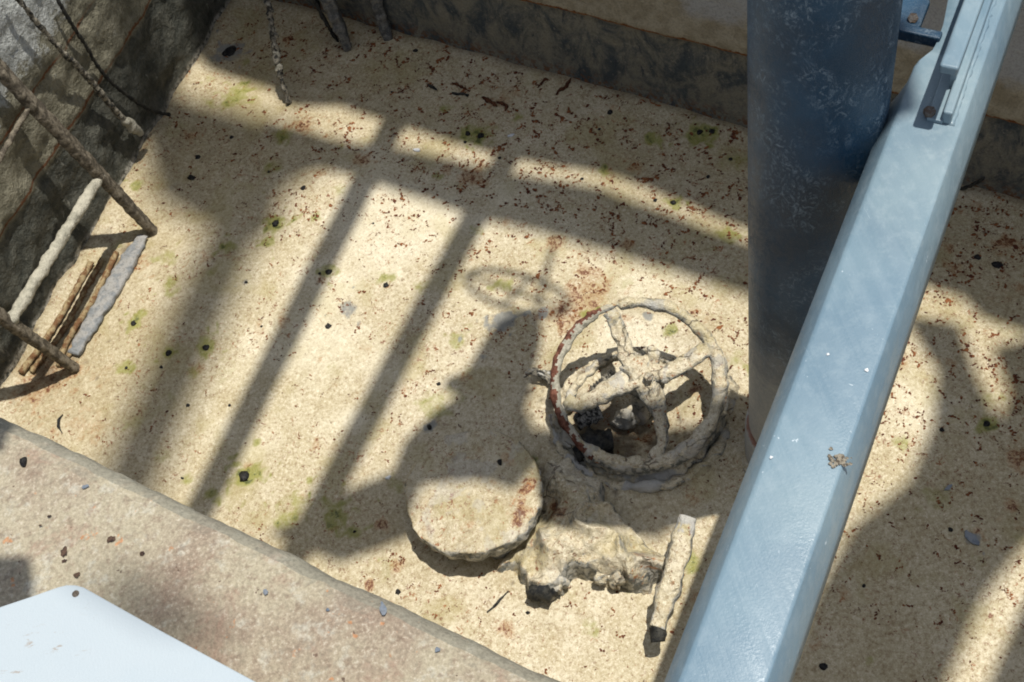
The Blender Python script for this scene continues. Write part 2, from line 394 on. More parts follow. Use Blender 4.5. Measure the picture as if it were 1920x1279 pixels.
RUST = [(685, 300, 20, 1), (570, 235, 22, .95), (1140, 322, 13, .8), (1188, 318, 13, .8), (1165, 302, 22, .45), (875, 330, 20, .9), (1095, 555, 48, .85), (1110, 510, 20, .8), (1040, 460, 16, .9),
 (895, 335, 18, .8), (330, 400, 14, .5), (1060, 590, 30, .9), (600, 330, 10, .7), (620, 840, 9, .6), (595, 835, 10, .8), (640, 930, 14, .5), (565, 935, 10, .7), (1150, 205, 10, .8), (1260, 190, 18, .8),
 (940, 190, 26, .7), (1075, 150, 12, .7), (290, 560, 16, .35), (175, 800, 30, .6), (145, 790, 26, .6), (90, 700, 60, .8), (150, 640, 40, .5), (250, 500, 22, .8), (60, 740, 20, .8), (1430, 1240, 14, .3),
 (1300, 590, 10, .9), (1780, 470, 12, .9), (1905, 860, 20, .9), (1880, 460, 16, .9), (1900, 950, 14, .9), (310, 230, 30, .4), (370, 250, 20, .5), (700, 150, 30, .35), (860, 130, 20, .4), (1380, 380, 20, .4),
 (1000, 1180, 40, .3), (1080, 1150, 40, .3), (900, 1120, 30, .35), (1250, 960, 50, .25), (1700, 1100, 60, .2), (1600, 1180, 60, .2), (450, 120, 26, .5), (620, 110, 20, .55), (980, 150, 24, .5), (1120, 215, 22, .5), (480, 300, 24, .5), (400, 330, 26, .45), (270, 350, 22, .5), (215, 560, 22, .5), (190, 700, 30, .5), (110, 760, 30, .5), (740, 330, 20, .4), (1240, 260, 22, .4), (1330, 420, 20, .5), (1230, 480, 22, .5), (1880, 560, 26, .5), (1850, 660, 22, .4), (1880, 1000, 22, .4), (1660, 690, 18, .3), (340, 800, 18, .4), (250, 780, 16, .4), (690, 650, 14, .6), (1040, 1200, 24, .4), (880, 1090, 18, .5)]
GREY = [(945, 605, 34, 1), (1018, 588, 17, 1), (655, 580, 26, .8), (430, 95, 40, .9), (325, 352, 14, .7), (460, 530, 13, .8), (806, 803, 15, .9), (862, 642, 8, 1), (1215, 605, 14, 1), (1822, 1010, 16, .9), (905, 672, 10, .7)]
# darker, fleckier mud along the walls and at the back
W = P(740, 60); dback = -((X-W.x)*bn.x+(Y-W.y)*bn.y); W2 = P(0, 740); dleft = -((X-W2.x)*ln.x+(Y-W2.y)*ln.y)
fleck = .22*np.clip(1-dback/.85, 0, 1)+.05*np.clip(1-dleft/.25, 0, 1)-.02
Z += .030*np.exp(-(dleft/.035)**2)*(.35+.5*vnoise(X, Y, 14, 9))+.006*np.exp(-(dback/.03)**2)*(.6+1.2*vnoise(X, Y, 20, 11))
# mud banked up round the wheel
wc = P(1196, 716, .09); dw = np.hypot(X-wc.x, Y-wc.y)
cav_shade = spotmap([(1140, 815, 55, 1.0), (1110, 790, 36, 1.0)])  # shade of the hollow under the wheel, painted dark
lad_dark = spotmap([(238, 470, 12, .75), (218, 508, 15, .85), (196, 545, 16, .85), (172, 585, 17, .9), (146, 628, 17, .9), (116, 670, 17, .85), (84, 702, 15, .7), (48, 732, 14, .6), (205, 450, 12, .5)])  # brown mud and shade of the gap between ladder bars, painted
stain_shade = .9*cav_shade+.9*lad_dark+.55*np.exp(-(dback/.012)**2)+.35*np.exp(-(dleft/.01)**2)  # painted cavity shade, ladder gap, and darker lines at the wall feet
R0 = .165
Z += .014*np.exp(-((dw-.17)/.03)**2)*(.7+vnoise(X, Y, 25, 12))-.022*np.clip(1-dw/.10, 0, 1)
rs = random.Random(31)
for _ in range(70): ALGAE.append((rs.uniform(150, 1920), rs.uniform(60, 1250), rs.uniform(7, 18), rs.uniform(.35, .9)))
for _ in range(110):
    yy = 60+1190*rs.random()**1.3; RUST.append((rs.uniform(100, 1920), yy, rs.uniform(6, 17), rs.uniform(.5, 1)))
algae, rust, grey = spotmap(ALGAE)*.92, spotmap(RUST), spotmap([(a, b, c*.72, d*.8) for a, b, c, d in GREY])
shade_tone = np.ones_like(X)  # painted partial shade: dimmer everywhere except the pale sunny pools below
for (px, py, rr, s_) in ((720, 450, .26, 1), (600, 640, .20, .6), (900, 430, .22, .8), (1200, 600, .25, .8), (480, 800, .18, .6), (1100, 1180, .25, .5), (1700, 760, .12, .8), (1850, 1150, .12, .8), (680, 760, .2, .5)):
    c = P(px, py); shade_tone = shade_tone*(1-s_*np.exp(-(((X-c.x)**2+(Y-c.y)**2)/rr**2)))
shade_tone = np.clip(shade_tone+.5*vnoise(X, Y, 6, 51)+.4*vnoise(X, Y, 17, 52), 0, 1)
V = np.stack([X, Y, Z], -1).reshape(-1, 3)
idx = np.arange(nx*ny).reshape(ny, nx)
Fq = np.stack([idx[:-1, :-1], idx[:-1, 1:], idx[1:, 1:], idx[1:, :-1]], -1).reshape(-1, 4)
def obj_np(name, V, Fq, mat, attrs=None):
    me = bpy.data.meshes.new(name); me.vertices.add(len(V)); me.vertices.foreach_set('co', V.astype(np.float32).ravel())
    me.loops.add(Fq.size); me.loops.foreach_set('vertex_index', Fq.astype(np.int32).ravel())
    me.polygons.add(len(Fq)); me.polygons.foreach_set('loop_start', np.arange(0, Fq.size, 4, dtype=np.int32))
    me.polygons.foreach_set('use_smooth', np.ones(len(Fq), bool))
    me.materials.append(mat); me.update(calc_edges=True)
    for k, a in (attrs or {}).items():
        at = me.attributes.new(k, 'FLOAT', 'POINT'); at.data.foreach_set('value', a.astype(np.float32).ravel())
    o = bpy.data.objects.new(name, me); COL.objects.link(o); return o
fl = obj_np('ground', V, Fq, MUD, dict(algae=algae, rust=rust, grey=grey, fleck=fleck, stain_shade=stain_shade, shade_tone=shade_tone)); tag(fl, kind='structure')
def floorz(p):
    i = int(round((p.x-x0)/(x1-x0)*(nx-1))); j = int(round((p.y-y0)/(y1-y0)*(ny-1)))
    return float(Z[min(max(j, 0), ny-1), min(max(i, 0), nx-1)])
def PF(px, py, dz=0.0):
    p = P(px, py); p.z = floorz(p)+dz; return p

# walls ---------------------------------------------------------------
def wall(name, a, d, n, L0, L1, steps, mat, label, thick=.22, res=.012, rough=.004):
    """board-cast wall: front face at a+d*t, profile steps [(z, proud)], roughened"""
    zs = np.arange(-.03, RIMZ+.001, res); ts = np.arange(L0, L1, res); V = []; ns_, nt_ = len(zs), len(ts)
    for z in zs:
        for t in ts:
            pr = 0
            for (zz, k) in steps:
                if z > zz: pr = k
            p = a+d*t; q = Vector((p.x, p.y, z))
            pr += rough*noise.fractal(q*14, .8, 2, 4)
            V.append(q-n*pr)
    Fc = [(i*nt_+j, i*nt_+j+1, (i+1)*nt_+j+1, (i+1)*nt_+j) for i in range(ns_-1) for j in range(nt_-1)]
    b = len(V); top = (ns_-1)*nt_
    e0 = a+d*ts[0]+n*thick; e1 = a+d*ts[-1]+n*thick
    V += [Vector((e0.x, e0.y, zs[-1])), Vector((e1.x, e1.y, zs[-1])), Vector((e0.x, e0.y, -.03)), Vector((e1.x, e1.y, -.03))]
    Fc += [tuple([top+j for j in range(nt_)]+[b+1, b]), (b, b+1, b+3, b+2)]
    o = obj(name, V, Fc, mat); return tag(o, label, 'concrete wall')
wl = wall('concrete_wall', corner, -ld, ln, -.02, 1.75, [(.22, .004), (.345, .009)], C_LEFT, 'dark damp concrete side wall with pale lime patches behind the ladder', rough=.008)
wb = wall('concrete_wall', corner, bd, bn, -.02, 2.6, [(.197, .007)], C_BACK, 'concrete wall at the back with a rust line between grey and beige bands', rough=.003)

# near coping with rounded arris ---------------------------------------
def coping():
    prof = [(-.0, -.05), (.0, RIMZ-.030), (.003, RIMZ-.018), (.009, RIMZ-.009), (.018, RIMZ-.003), (.030, RIMZ), (.08, RIMZ+.001), (.20, RIMZ+.001), (.40, RIMZ), (.75, RIMZ-.002), (.75, RIMZ-.2)]
    # densify the top
    q = []
    for i in range(len(prof)-1):
        (a, b), (c, e) = prof[i], prof[i+1]; L = math.hypot(c-a, e-b); k = max(1, min(60, int(L/.008)))
        q += [(a+(c-a)*t/k, b+(e-b)*t/k) for t in range(k)]
    q.append(prof[-1]); V = []; ts = np.arange(-.35, 2.1, .008)
    for t in ts:
        for (s, z) in q:
            p = n1_+nd_*t+nn*s; v = Vector((p.x, p.y, z)); k = noise.fractal(v*22, .8, 2, 4)
            v += nn*(.0025*k); v.z += .0022*noise.fractal(v*30+Vector((9, 2, 1)), .8, 2, 4); V.append(v)
    m = len(q); Fc = [(i*m+j, i*m+j+1, (i+1)*m+j+1, (i+1)*m+j) for i in range(len(ts)-1) for j in range(m-1)]
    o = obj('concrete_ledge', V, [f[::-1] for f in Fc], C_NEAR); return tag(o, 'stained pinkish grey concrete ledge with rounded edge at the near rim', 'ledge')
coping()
# right wall beyond the frame and the ground round the pit
rp = n1_+nd_*2.05; rp.z = 0
rb = isect(rp, nn, b1, bd)
V, Fc = obox(Vector((rp.x, rp.y, RIMZ/2-.02)), Vector((rb.x, rb.y, RIMZ/2-.02)), .2, RIMZ)
tag(obj('concrete_wall', V, Fc, C_BACK, smooth=False), 'plain grey concrete wall on the right closing the pit', 'concrete wall')
inner = [nl+nn*.70+ln*.2, corner+ln*.2+bn*.2-nn*0, rb+bn*.2+nd_*.1, rp+nn*.7+nd_*.1]
outer = [Vector((-60, -60, 0)), Vector((-60, 60, 0)), Vector((60, 60, 0)), Vector((60, -60, 0))]
V = [Vector((p.x, p.y, RIMZ-.03)) for p in inner]+[Vector((p.x, p.y, RIMZ-.03)) for p in outer]
Fc = [(i, (i+1) % 4, (i+1) % 4+4, i+4) for i in range(4)]
tag(obj('outer_ground', V, Fc, EARTH, smooth=False), kind='structure')

# ------------------------------------------------------------------ vertical pipe
PR = .0765
pl = P(1401, 850); pc = Vector((.396, .95, 0))
pipe = thing('steel_pipe', 'thick dark blue scuffed upright pipe rising from the mud', 'pipe', (pc.x, pc.y, 0))
V = []; Fc = []; SEG = 96; zs = np.linspace(-.05, 1.55, 60)
for z in zs:
    for s in range(SEG):
        a = 2*math.pi*s/SEG; V.append((pc.x+PR*math.cos(a), pc.y+PR*math.sin(a), z))
for i in range(len(zs)-1):
    for s in range(SEG): t = (s+1) % SEG; Fc.append((i*SEG+s, i*SEG+t, (i+1)*SEG+t, (i+1)*SEG+s))
obj('pipe_wall', V, Fc, BLUE, pipe)
V = []; Fc = []; zz_ = [-.03, .085, .094, .098, .098]; rr_ = [PR+.0065, PR+.0060, PR+.0050, PR+.002, PR-.002]
for z, q in zip(zz_, rr_):
    for k in range(SEG): a = 2*math.pi*k/SEG; V.append((pc.x+q*math.cos(a), pc.y+q*math.sin(a), z+(.002*noise.noise(Vector((math.cos(a)*5, math.sin(a)*5, 1))) if z > 0 else 0)))
for i in range(len(zz_)-1):
    for k in range(SEG): t = (k+1) % SEG; Fc.append((i*SEG+k, i*SEG+t, (i+1)*SEG+t, (i+1)*SEG+k))
obj('base_sleeve', V, Fc, BLUE, pipe)
V, Fc = tube([(pc.x+math.cos(a)*(PR+.009), pc.y+math.sin(a)*(PR+.009), .004) for a in np.linspace(0, 2*math.pi, 90)[:-1]], .010, seg=10, amp=.006, ns=40, closed=True)
obj('mud_collar', V, Fc, CRUST_GREY, pipe)

# ------------------------------------------------------------------ pale blue beam
BZ = .82
pa, pb = P(1355, 1279, BZ), P(1762, 170, BZ)
bdir = (pb-pa).normalized(); bside = bdir.cross(Vector((0, 0, 1))).normalized()   # to the right
def beamt(px, py): return (P(px, py, BZ)-pa).dot(bdir)
beam = thing('support_beam', 'pale blue painted steel beam crossing in front of the dark pipe', 'beam', tuple(pa))
t0, t1 = -.45, beamt(1860, -60)+.35
HW = .0515; TH = .034
tn0, tn1, tn2 = beamt(1668, 165), beamt(1725, 84), beamt(1745, 40)
prof = [(-HW, -.085), (-HW, -.036), (-HW+.0008, -.031), (-TH-.0012, -.0022), (-TH+.0006, -.0004), (-TH+.004, 0), (0, .0006), (TH-.004, 0), (TH-.0006, -.0004), (TH+.0008, -.0022), (HW-.0056, -.042), (HW-.005, -.048), (HW-.005, -.085)]
ts = list(np.arange(t0, t1, .01)); V = []; m = len(prof)
def leftlim(t):
    if t < tn0: return -HW
    if t < tn1: k = (t-tn0)/(tn1-tn0); return -HW+(k**1.25)*.030
    if t < tn2: return -.0215
    return -.0215-(t-tn2)*.12
for t in ts:
    for (s, z) in prof:
        L = leftlim(t)
        zz = z
        if s < L: s2 = L; zz = z if z > -.03 else z
        else: s2 = s
        if s < L and z > -.03: zz = min(z, -.002)
        v = pa+bdir*t+bside*s2; V.append(Vector((v.x, v.y, BZ+zz+.0006*noise.noise(Vector((t*6, s*10, 0))))))
Fc = [(i*m+j, i*m+j+1, (i+1)*m+j+1, (i+1)*m+j) for i in range(len(ts)-1) for j in range(m-1)]
Fc += [(i*m+m-1, i*m, (i+1)*m, (i+1)*m+m-1) for i in range(len(ts)-1)]
Fc += [tuple(range(m-1, -1, -1)), tuple((len(ts)-1)*m+j for j in range(m))]
obj('beam_section', V, [f[::-1] for f in Fc], PALE, beam)
# upright rib and cap bar welded on the beam
ra = P(1777, 212, BZ+.018); rb2 = P(1852, -4, BZ+.018); rd = (rb2-ra).normalized()
V, Fc = obox(ra+Vector((0, 0, -.009)), ra+rd*.6+Vector((0, 0, -.009)), .010, .018)
bevel(obj('rib', V, Fc, PALE, beam, smooth=False), .0025, 3)
f0 = P(1752, 228, BZ+.003); V, Fc = obox(f0, f0+rd*.6, .017, .005); bevel(obj('flat_bar', V, Fc, PALE, beam, smooth=False), .001)
ca = P(1779, 126, BZ+.085); cb = P(1826, -2, BZ+.085); cd = (cb-ca).normalized()
V, Fc = obox(ca+Vector((0, 0, -.006)), ca+cd*.6+Vector((0, 0, -.006)), .019, .012)
bevel(obj('cap_bar', V, Fc, PALE, beam, smooth=False), .003, 3)
V, Fc = obox(ca+cd*.05+Vector((0, 0, -.047)), ca+cd*.6+Vector((0, 0, -.047)), .006, .070); obj('web_plate', V, Fc, PALE, beam, smooth=False)
wp = [ra+rd*t+bside*.0055+Vector((0, 0, -.018)) for t in np.linspace(0, .5, 40)]
V, Fc = tube(wp, .0030, step=.004, seg=8, amp=.0022, ns=160); obj('weld', V, Fc, PALE, beam)
# bolt lying at the foot of the rib
bo = P(1742, 214, BZ+.005); V, Fc = tube([bo, bo+Vector((0, 0, .006))], .0065, step=.004, seg=6); obj('bolt', V, Fc, BROWNB, beam, smooth=False)
# dried droppings and paint chip
def blob(c, r, h, n=9, seed=0):
    V = [c+Vector((0, 0, h))]; 
    for k in range(n):
        a = 2*math.pi*k/n; rr = r*(.6+.6*random.random()); V.append(c+Vector((math.cos(a)*rr, math.sin(a)*rr, 0)))
    return V, [(0, 1+k, 1+(k+1) % n) for k in range(n)]
parts = [blob(P(1575+random.gauss(0, 9), 862+random.gauss(0, 8), BZ+.0012), random.uniform(.0008, .0026), .0012) for _ in range(46)]
V, Fc = join(*parts); tag(obj('bird_dropping', V, Fc, simple('dried_dropping', (.10, .08, .06), (.36, .32, .25), 300)), 'small speckled brown dropping dried on the pale blue beam', 'dropping')
# bracket from the pipe to the beam
bz = BZ-.004
q1, q2 = P(1640, 50, bz), P(1764, 76, bz)
V, Fc = obox(q1, q2, .012, .016); bevel(obj('lug', V, Fc, BLUE, pipe, smooth=False), .002)
V, Fc = obox(P(1635, 16, bz), P(1733, 34, bz), .050, .010); bevel(obj('lug_plate', V, Fc, BLUE, pipe, smooth=False), .002)
V, Fc = tube([P(1712, 34, bz+.004), P(1712, 34, bz+.010)], .006, seg=6, step=.01); obj('bolt', V, Fc, BROWNB, pipe, smooth=False)

# ------------------------------------------------------------------ hand wheel
tilt = math.radians(23)
zc = .088; wcen = P(1195, 719, zc); WR = .1345
vd = Vector((wcen.x, wcen.y, 0)).normalized()            # away from the camera
wx = Vector((vd.y, -vd.x, 0)); wy = vd*math.cos(tilt)+Vector((0, 0, math.sin(tilt))); wn = wx.cross(wy)
def WP(x, y, h=0): return wcen+wx*x+wy*y+wn*h
wheel = thing('handwheel', 'mud crusted valve handwheel with curved spokes half sunk beside the dark pipe', 'handwheel', (wcen.x, wcen.y, 0))
N = 220; pts = [WP(WR*math.cos(a), WR*math.sin(a)) for a in np.linspace(0, 2*math.pi, N, endpoint=False)]
def rimr(u):
    a = math.degrees(u*2*math.pi) % 360
    if 112 < a < 225: return .0080
    if 96 < a <= 112 : return .0045
    return .0100+.004*max(0, math.sin(math.radians(a-200)))+.0012*math.sin(a*.13)
V, Fc = tube(pts, rimr, seg=20, amp=.004, ns=45, closed=True)
def wheel_local(v): d = Vector(v)-wcen; return d.dot(wx), d.dot(wy), d.dot(wn)
mi = []
rimmat = [CRUST, RUSTY, LIME]
for f in Fc:
    c = sum((Vector(V[i]) for i in f), Vector())/4; lx, ly, lh = wheel_local(c); a = math.degrees(math.atan2(ly, lx)) % 360; r = math.hypot(lx, ly)
    k = 0
    if 108 < a < 232:
        side = (r-WR)/.0085+.9*noise.fractal(c*75, .8, 2, 3)
        k = 1 if side > -.05 else 2
        if a > 215 and noise.noise(c*60) > 0: k = 0
    mi.append(k)
obj('rim', V, Fc, rimmat, wheel, midx=mi)
def spoke(pl_, rads, seed, amp=.005):
    V, Fc = tube([WP(*q) for q in pl_], rads, seg=18, step=.003, amp=amp, ns=42, seed=seed, flat=.6)
    obj('spoke', V, Fc, CRUST, wheel)
def wpx(px, py, h=0):
    """photo point laid onto the wheel's own plane, as wheel coordinates"""
    r = Vector(RM @ np.array([(px-CX)/F, -(py-CY)/F, -1.0])); o = Vector((0, 0, CAMZ))
    t = (wcen+wn*h-o).dot(wn)/r.dot(wn); p = o+r*t-wcen; return (p.dot(wx), p.dot(wy), h)
spoke([wpx(1205, 705), wpx(1180, 675), wpx(1168, 640), wpx(1155, 608), wpx(1142, 586)], [.024, .015, .011, .012, .012], 1)
spoke([wpx(1215, 702), wpx(1245, 700), wpx(1285, 680), wpx(1320, 658), wpx(1338, 644)], [.022, .014, .015, .016, .017], 2)
spoke([wpx(1205, 712), wpx(1226, 745), wpx(1238, 785), wpx(1240, 830), wpx(1226, 862)], [.024, .018, .012, .010, .012], 3)
spoke([wpx(1195, 710), wpx(1160, 722), wpx(1120, 745), wpx(1085, 762), wpx(1062, 748)], [.022, .018, .018, .015, .011], 4)
spoke([wpx(1215, 700), wpx(1225, 670), wpx(1218, 650)], [.016, .012, .010], 5)
# hub, nut, stem
V, Fc = tube([WP(*wpx(1204, 708, -.02)), WP(*wpx(1204, 708, 0)), WP(*wpx(1204, 706, .014))], [.036, .036, .022], seg=36, step=.003, amp=.013, ns=45, seed=9); obj('hub', V, Fc, CRUST, wheel)
V, Fc = tube([WP(*wpx(1216, 706, .005)), WP(*wpx(1216, 706, .030))], .0085, seg=6, step=.02, amp=0); bevel(obj('nut', V, Fc, CRUST_GREY, wheel, smooth=False), .0015)
s0 = WP(*wpx(1204, 710, -.01)); V, Fc = tube([s0, Vector((s0.x-.015, s0.y-.01, -.03))], [.014, .02], seg=16, amp=.005, ns=50); obj('stem', V, Fc, CRUST_GREY, wheel)
# yoke lump with dark threaded stub, seen through the spokes
V, Fc = tube([PF(1168, 786, .0), PF(1176, 796, .03), PF(1174, 800, .055)], [.020, .017, .011], seg=18, amp=.010, ns=60, step=.004); obj('yoke_post', V, Fc, CRUST, wheel)
V, Fc = tube([PF(1080, 860, .016), PF(1110, 850, .022), PF(1150, 842, .02)], [.018, .026, .018], seg=18, amp=.012, ns=60, step=.004); obj('packing_gland', V, Fc, DARKST, wheel)  # dark gland, enlarged to stand in for the black cavity
V, Fc = tube([PF(1085, 812, .03), PF(1105, 800, .034), PF(1128, 790, .034)], [.012, .015, .012], seg=14, amp=.006, ns=110, step=.003); obj('gland_nut', V, Fc, simple('black_crust_lime', (.02, .02, .02), (.40, .39, .36), 130), wheel)
th = [PF(1112, 742, .012), PF(1155, 716, .03)]
V = []; Fc = []
tv, tf = tube(th, 1.0, step=.0015, seg=12); nring = len(tv)//12
path = resample(th, .0015)
V, Fc = tube(th, [.0075 if i % 4 < 2 else .010 for i in range(nring)], step=.0015, seg=12, amp=.001, ns=100); obj('threaded_stub', V, Fc, CORD, wheel)
# skirt of hardened mud hanging under the near side of the rim
def skirt():
    V = []; Fc = []; A = np.linspace(math.radians(188), math.radians(372), 200); rows = 12
    for a in A:
        top = WP((WR+.009)*math.cos(a), (WR+.009)*math.sin(a), -.004); e = math.sin(a-math.radians(188))  
        rad = Vector((top.x-wcen.x, top.y-wcen.y, 0)).normalized()
        for k in range(rows):
            u = k/(rows-1); z = top.z*(1-u)+(-.006)*u
            p = Vector((top.x, top.y, z))+rad*(.024*u-.010*math.sin(u*3.1)); p += rad*(.007*nz(p, 42, 3.0)+.004*math.sin(u*9+a*3)); V.append(p)
    for i in range(len(A)-1):
        for k in range(rows-1): Fc.append((i*rows+k, i*rows+k+1, (i+1)*rows+k+1, (i+1)*rows+k))
    o = obj('mud_skirt', V, Fc, CRUST_GREY, wheel); s = o.modifiers.new('thick', 'SOLIDIFY'); s.thickness = .008
skirt()
hp = []
for a in np.linspace(math.radians(172), math.radians(378), 110):
    p = Vector((wcen.x, wcen.y, 0))-vd*.016+wx*((WR+.010)*math.cos(a))+vd*((WR+.006)*math.sin(a)*.96); hp.append(Vector((p.x, p.y, .010+.004*math.sin(a*7))))
V, Fc = tube(hp, .0095, seg=12, amp=.006, ns=60, step=.004, seed=14); obj('lower_hoop', V, Fc, CRUST_GREY, wheel)
# lower crust ring the wheel once sat in
pts = []
for a in np.linspace(math.radians(40), math.radians(165), 60):
    c = P(1190, 775); pts.append(Vector((c.x+.112*math.cos(a), c.y+.112*math.sin(a), .012+.006*math.sin(a*5))))
V, Fc = tube(pts, .007, seg=12, amp=.006, ns=60, step=.004, seed=4); obj('lower_crust_ring', V, Fc, CRUST, wheel)
# frayed bits at the left of the wheel
for k in range(5):
    a0 = PF(1040+random.uniform(-6, 6), 722+random.uniform(-8, 14), .012); b0 = PF(990+random.uniform(-6, 14), 712+random.uniform(-14, 14), .016+random.uniform(0, .01))
    V, Fc = tube([a0, (a0+b0)/2+Vector((0, 0, .008)), b0], [.004, .003, .0015], seg=7, amp=.003, ns=120, step=.003)
    o = obj('frayed_twig', V, Fc, [CORD, CRUST_GREY][k % 2])
    tag(o, 'frayed crusted twig poking out left of the handwheel', 'twig', 'frayed twigs beside the handwheel')

# ------------------------------------------------------------------ buried valve: cap, body, handle
valve = thing('buried_valve', 'mud caked valve body with round cap and bar handle below the handwheel', 'valve', tuple(P(1060, 1000)))
LZ = .082; lc = P(886, 918, LZ); LR = .109
def disc():
    V = []; Fc = []; NR, NA = 30, 150
    V.append(Vector((lc.x, lc.y, LZ)))
    for i in range(1, NR+1):
        for s in range(NA):
            a = 2*math.pi*s/NA; rr = LR*i/NR; wob = 1+.02*noise.noise(Vector((math.cos(a)*3, math.sin(a)*3, 2)))
            p = Vector((lc.x+rr*wob*math.cos(a), lc.y+rr*wob*math.sin(a), LZ)); p.z += .004*noise.fractal(p*22, .8, 2, 4)-.003*(i/NR)**8; V.append(p)
    for s in range(NA): Fc.append((0, 1+s, 1+(s+1) % NA))
    for i in range(NR-1):
        for s in range(NA):
            t = (s+1) % NA; a = 1+i*NA; Fc.append((a+s, a+NA+s, a+NA+t, a+t))
    rows = [(1.010, -.005), (1.020, -.010), (1.012, -.016), (1.022, -.021), (1.008, -.027), (1.0, -.033), (.985, -.038), (.93, -.043), (.80, -.046)]
    base = 1+(NR-1)*NA
    for (k, dz) in rows:
        st_ = len(V)
        for s in range(NA):
            a = 2*math.pi*s/NA; wob = 1+.02*noise.noise(Vector((math.cos(a)*3, math.sin(a)*3, 2)))
            p = Vector((lc.x+LR*k*wob*math.cos(a), lc.y+LR*k*wob*math.sin(a), LZ+dz)); nq = noise.fractal(p*55, .8, 2, 4); p += Vector((math.cos(a), math.sin(a), 0))*(.0040*nq+.006*noise.fractal(p*21, .8, 2, 3)); p.z += .003*nq; V.append(p)
        for s in range(NA): t = (s+1) % NA; Fc.append((base+s, st_+s, st_+t, base+t))
        base = st_
    return V, Fc
V, Fc = disc()
def nearpx(v, lst, z):
    a = 0
    for (px, py, rr, s_) in lst:
        c = P(px, py, z); a = max(a, s_*min(1, max(0, 1.6-math.hypot(v[0]-c.x, v[1]-c.y)/(rr/1000*1.0)*(1+.9*noise.noise(Vector(v)*70)))))
    return a
CR = [(990, 915, 13, 1), (975, 962, 15, 1), (960, 940, 12, .6), (880, 985, 8, .8), (800, 990, 10, .7), (835, 905, 8, .5), (900, 850, 10, .5), (950, 860, 10, .7), (925, 905, 7, .6), (850, 860, 7, .5), (790, 940, 9, .5)]
obj('round_cap', V, Fc, CAPMUD, valve, attrs=dict(rust=[nearpx(v, CR, LZ) for v in V]))
V, Fc = tube([(lc.x+.005, lc.y, LZ-.042), (lc.x+.005, lc.y, -.02)], [.080, .088], seg=48, step=.006, amp=.012, ns=26); obj('neck', V, Fc, CRUST_GREY, valve)
BT = .052
outline = [(990, 925), (1000, 885), (1022, 862), (1055, 850), (1092, 866), (1122, 893), (1140, 932), (1172, 965), (1202, 992), (1215, 1012), (1240, 1030), (1262, 1032), (1262, 1062), (1240, 1066), (1222, 1062), (1214, 1082), (1188, 1092),
 (1160, 1080), (1128, 1070), (1098, 1058), (1068, 1062), (1048, 1088), (1022, 1112), (996, 1098), (972, 1072), (955, 1048), (925, 1046), (930, 1020), (965, 990), (990, 960)]
def heightfield(outline, ztop, name, parent, mat, res=.0035):
    poly = np.array([[P(a, b, ztop).x, P(a, b, ztop).y] for a, b in outline])
    xa, ya = poly.min(0)-.02; xb, yb = poly.max(0)+.02
    gx = np.arange(xa, xb, res); gy = np.arange(ya, yb, res); X, Y = np.meshgrid(gx, gy)
    inside = np.zeros(X.shape, bool); D = np.full(X.shape, 9.0); n = len(poly)
    for i in range(n):
        (ax, ay), (bx, by) = poly[i], poly[(i+1) % n]
        cond = ((ay > Y) != (by > Y)) & (X < (bx-ax)*(Y-ay)/(by-ay+1e-12)+ax); inside ^= cond
        ex, ey = bx-ax, by-ay; t = np.clip(((X-ax)*ex+(Y-ay)*ey)/(ex*ex+ey*ey), 0, 1); D = np.minimum(D, np.hypot(X-ax-t*ex, Y-ay-t*ey))
    S = np.where(inside, D, -D)
    S = S+.010*vnoise(X, Y, 48, 21)+.010*vnoise(X, Y, 105, 22)+.003*vnoise(X, Y, 200, 29)
    prof = np.clip((S+.006)/.012, 0, 1); prof = prof*prof*(3-2*prof)
    wX = X+.02*vnoise(X, Y, 30, 41); wY = Y+.02*vnoise(X, Y, 30, 42); rid = 1-np.abs(vnoise(wX, wY, 20, 23)*2+.3*vnoise(wX, wY, 50, 26))*2.2
    Hh = (ztop-.016+.030*np.clip(S/.05, 0, 1)+.014*rid+.012*vnoise(X, Y, 26, 24)+.005*vnoise(X, Y, 75, 25)+.002*vnoise(X, Y, 170, 27))
    tq = .009; ph = Hh/tq+1.2*vnoise(X, Y, 18, 31); Hh = Hh*.72+.28*tq*(np.floor(ph)+np.clip((ph-np.floor(ph))*3, 0, 1)-1.2*vnoise(X, Y, 18, 31))
    Hh = Hh-.022*np.exp(-(np.clip(np.hypot(X-lc.x, Y-lc.y)-LR, 0, 9)/.03)**2)
    Zz = -.015+(Hh+.015)*prof
    keep = (prof > .002)
    V = np.stack([X, Y, Zz], -1).reshape(-1, 3); idx = np.arange(X.size).reshape(X.shape)
    k = keep[:-1, :-1] | keep[1:, :-1] | keep[:-1, 1:] | keep[1:, 1:]
    Fq = np.stack([idx[:-1, :-1], idx[:-1, 1:], idx[1:, 1:], idx[1:, :-1]], -1)[k]
    # drop loose vertices
    used = np.unique(Fq); mp = np.zeros(X.size, int); mp[used] = np.arange(len(used))
    BR = [(1045, 960, 12, 1), (1036, 940, 9, 1), (1197, 1042, 9, 1), (1085, 920, 8, .6), (1110, 960, 8, .5), (1130, 1010, 10, .5), (1000, 1040, 10, .5), (1050, 1020, 8, .4)]
    vu = V[used]; o = obj_np(name, vu, mp[Fq], mat, dict(rust=np.array([nearpx(v, BR, ztop) for v in vu]))); o.parent = parent; o.matrix_parent_inverse = Matrix.Translation(-Vector(parent.location)); return o
heightfield(outline, BT, 'valve_body', valve, TANCRUST, res=.0028)
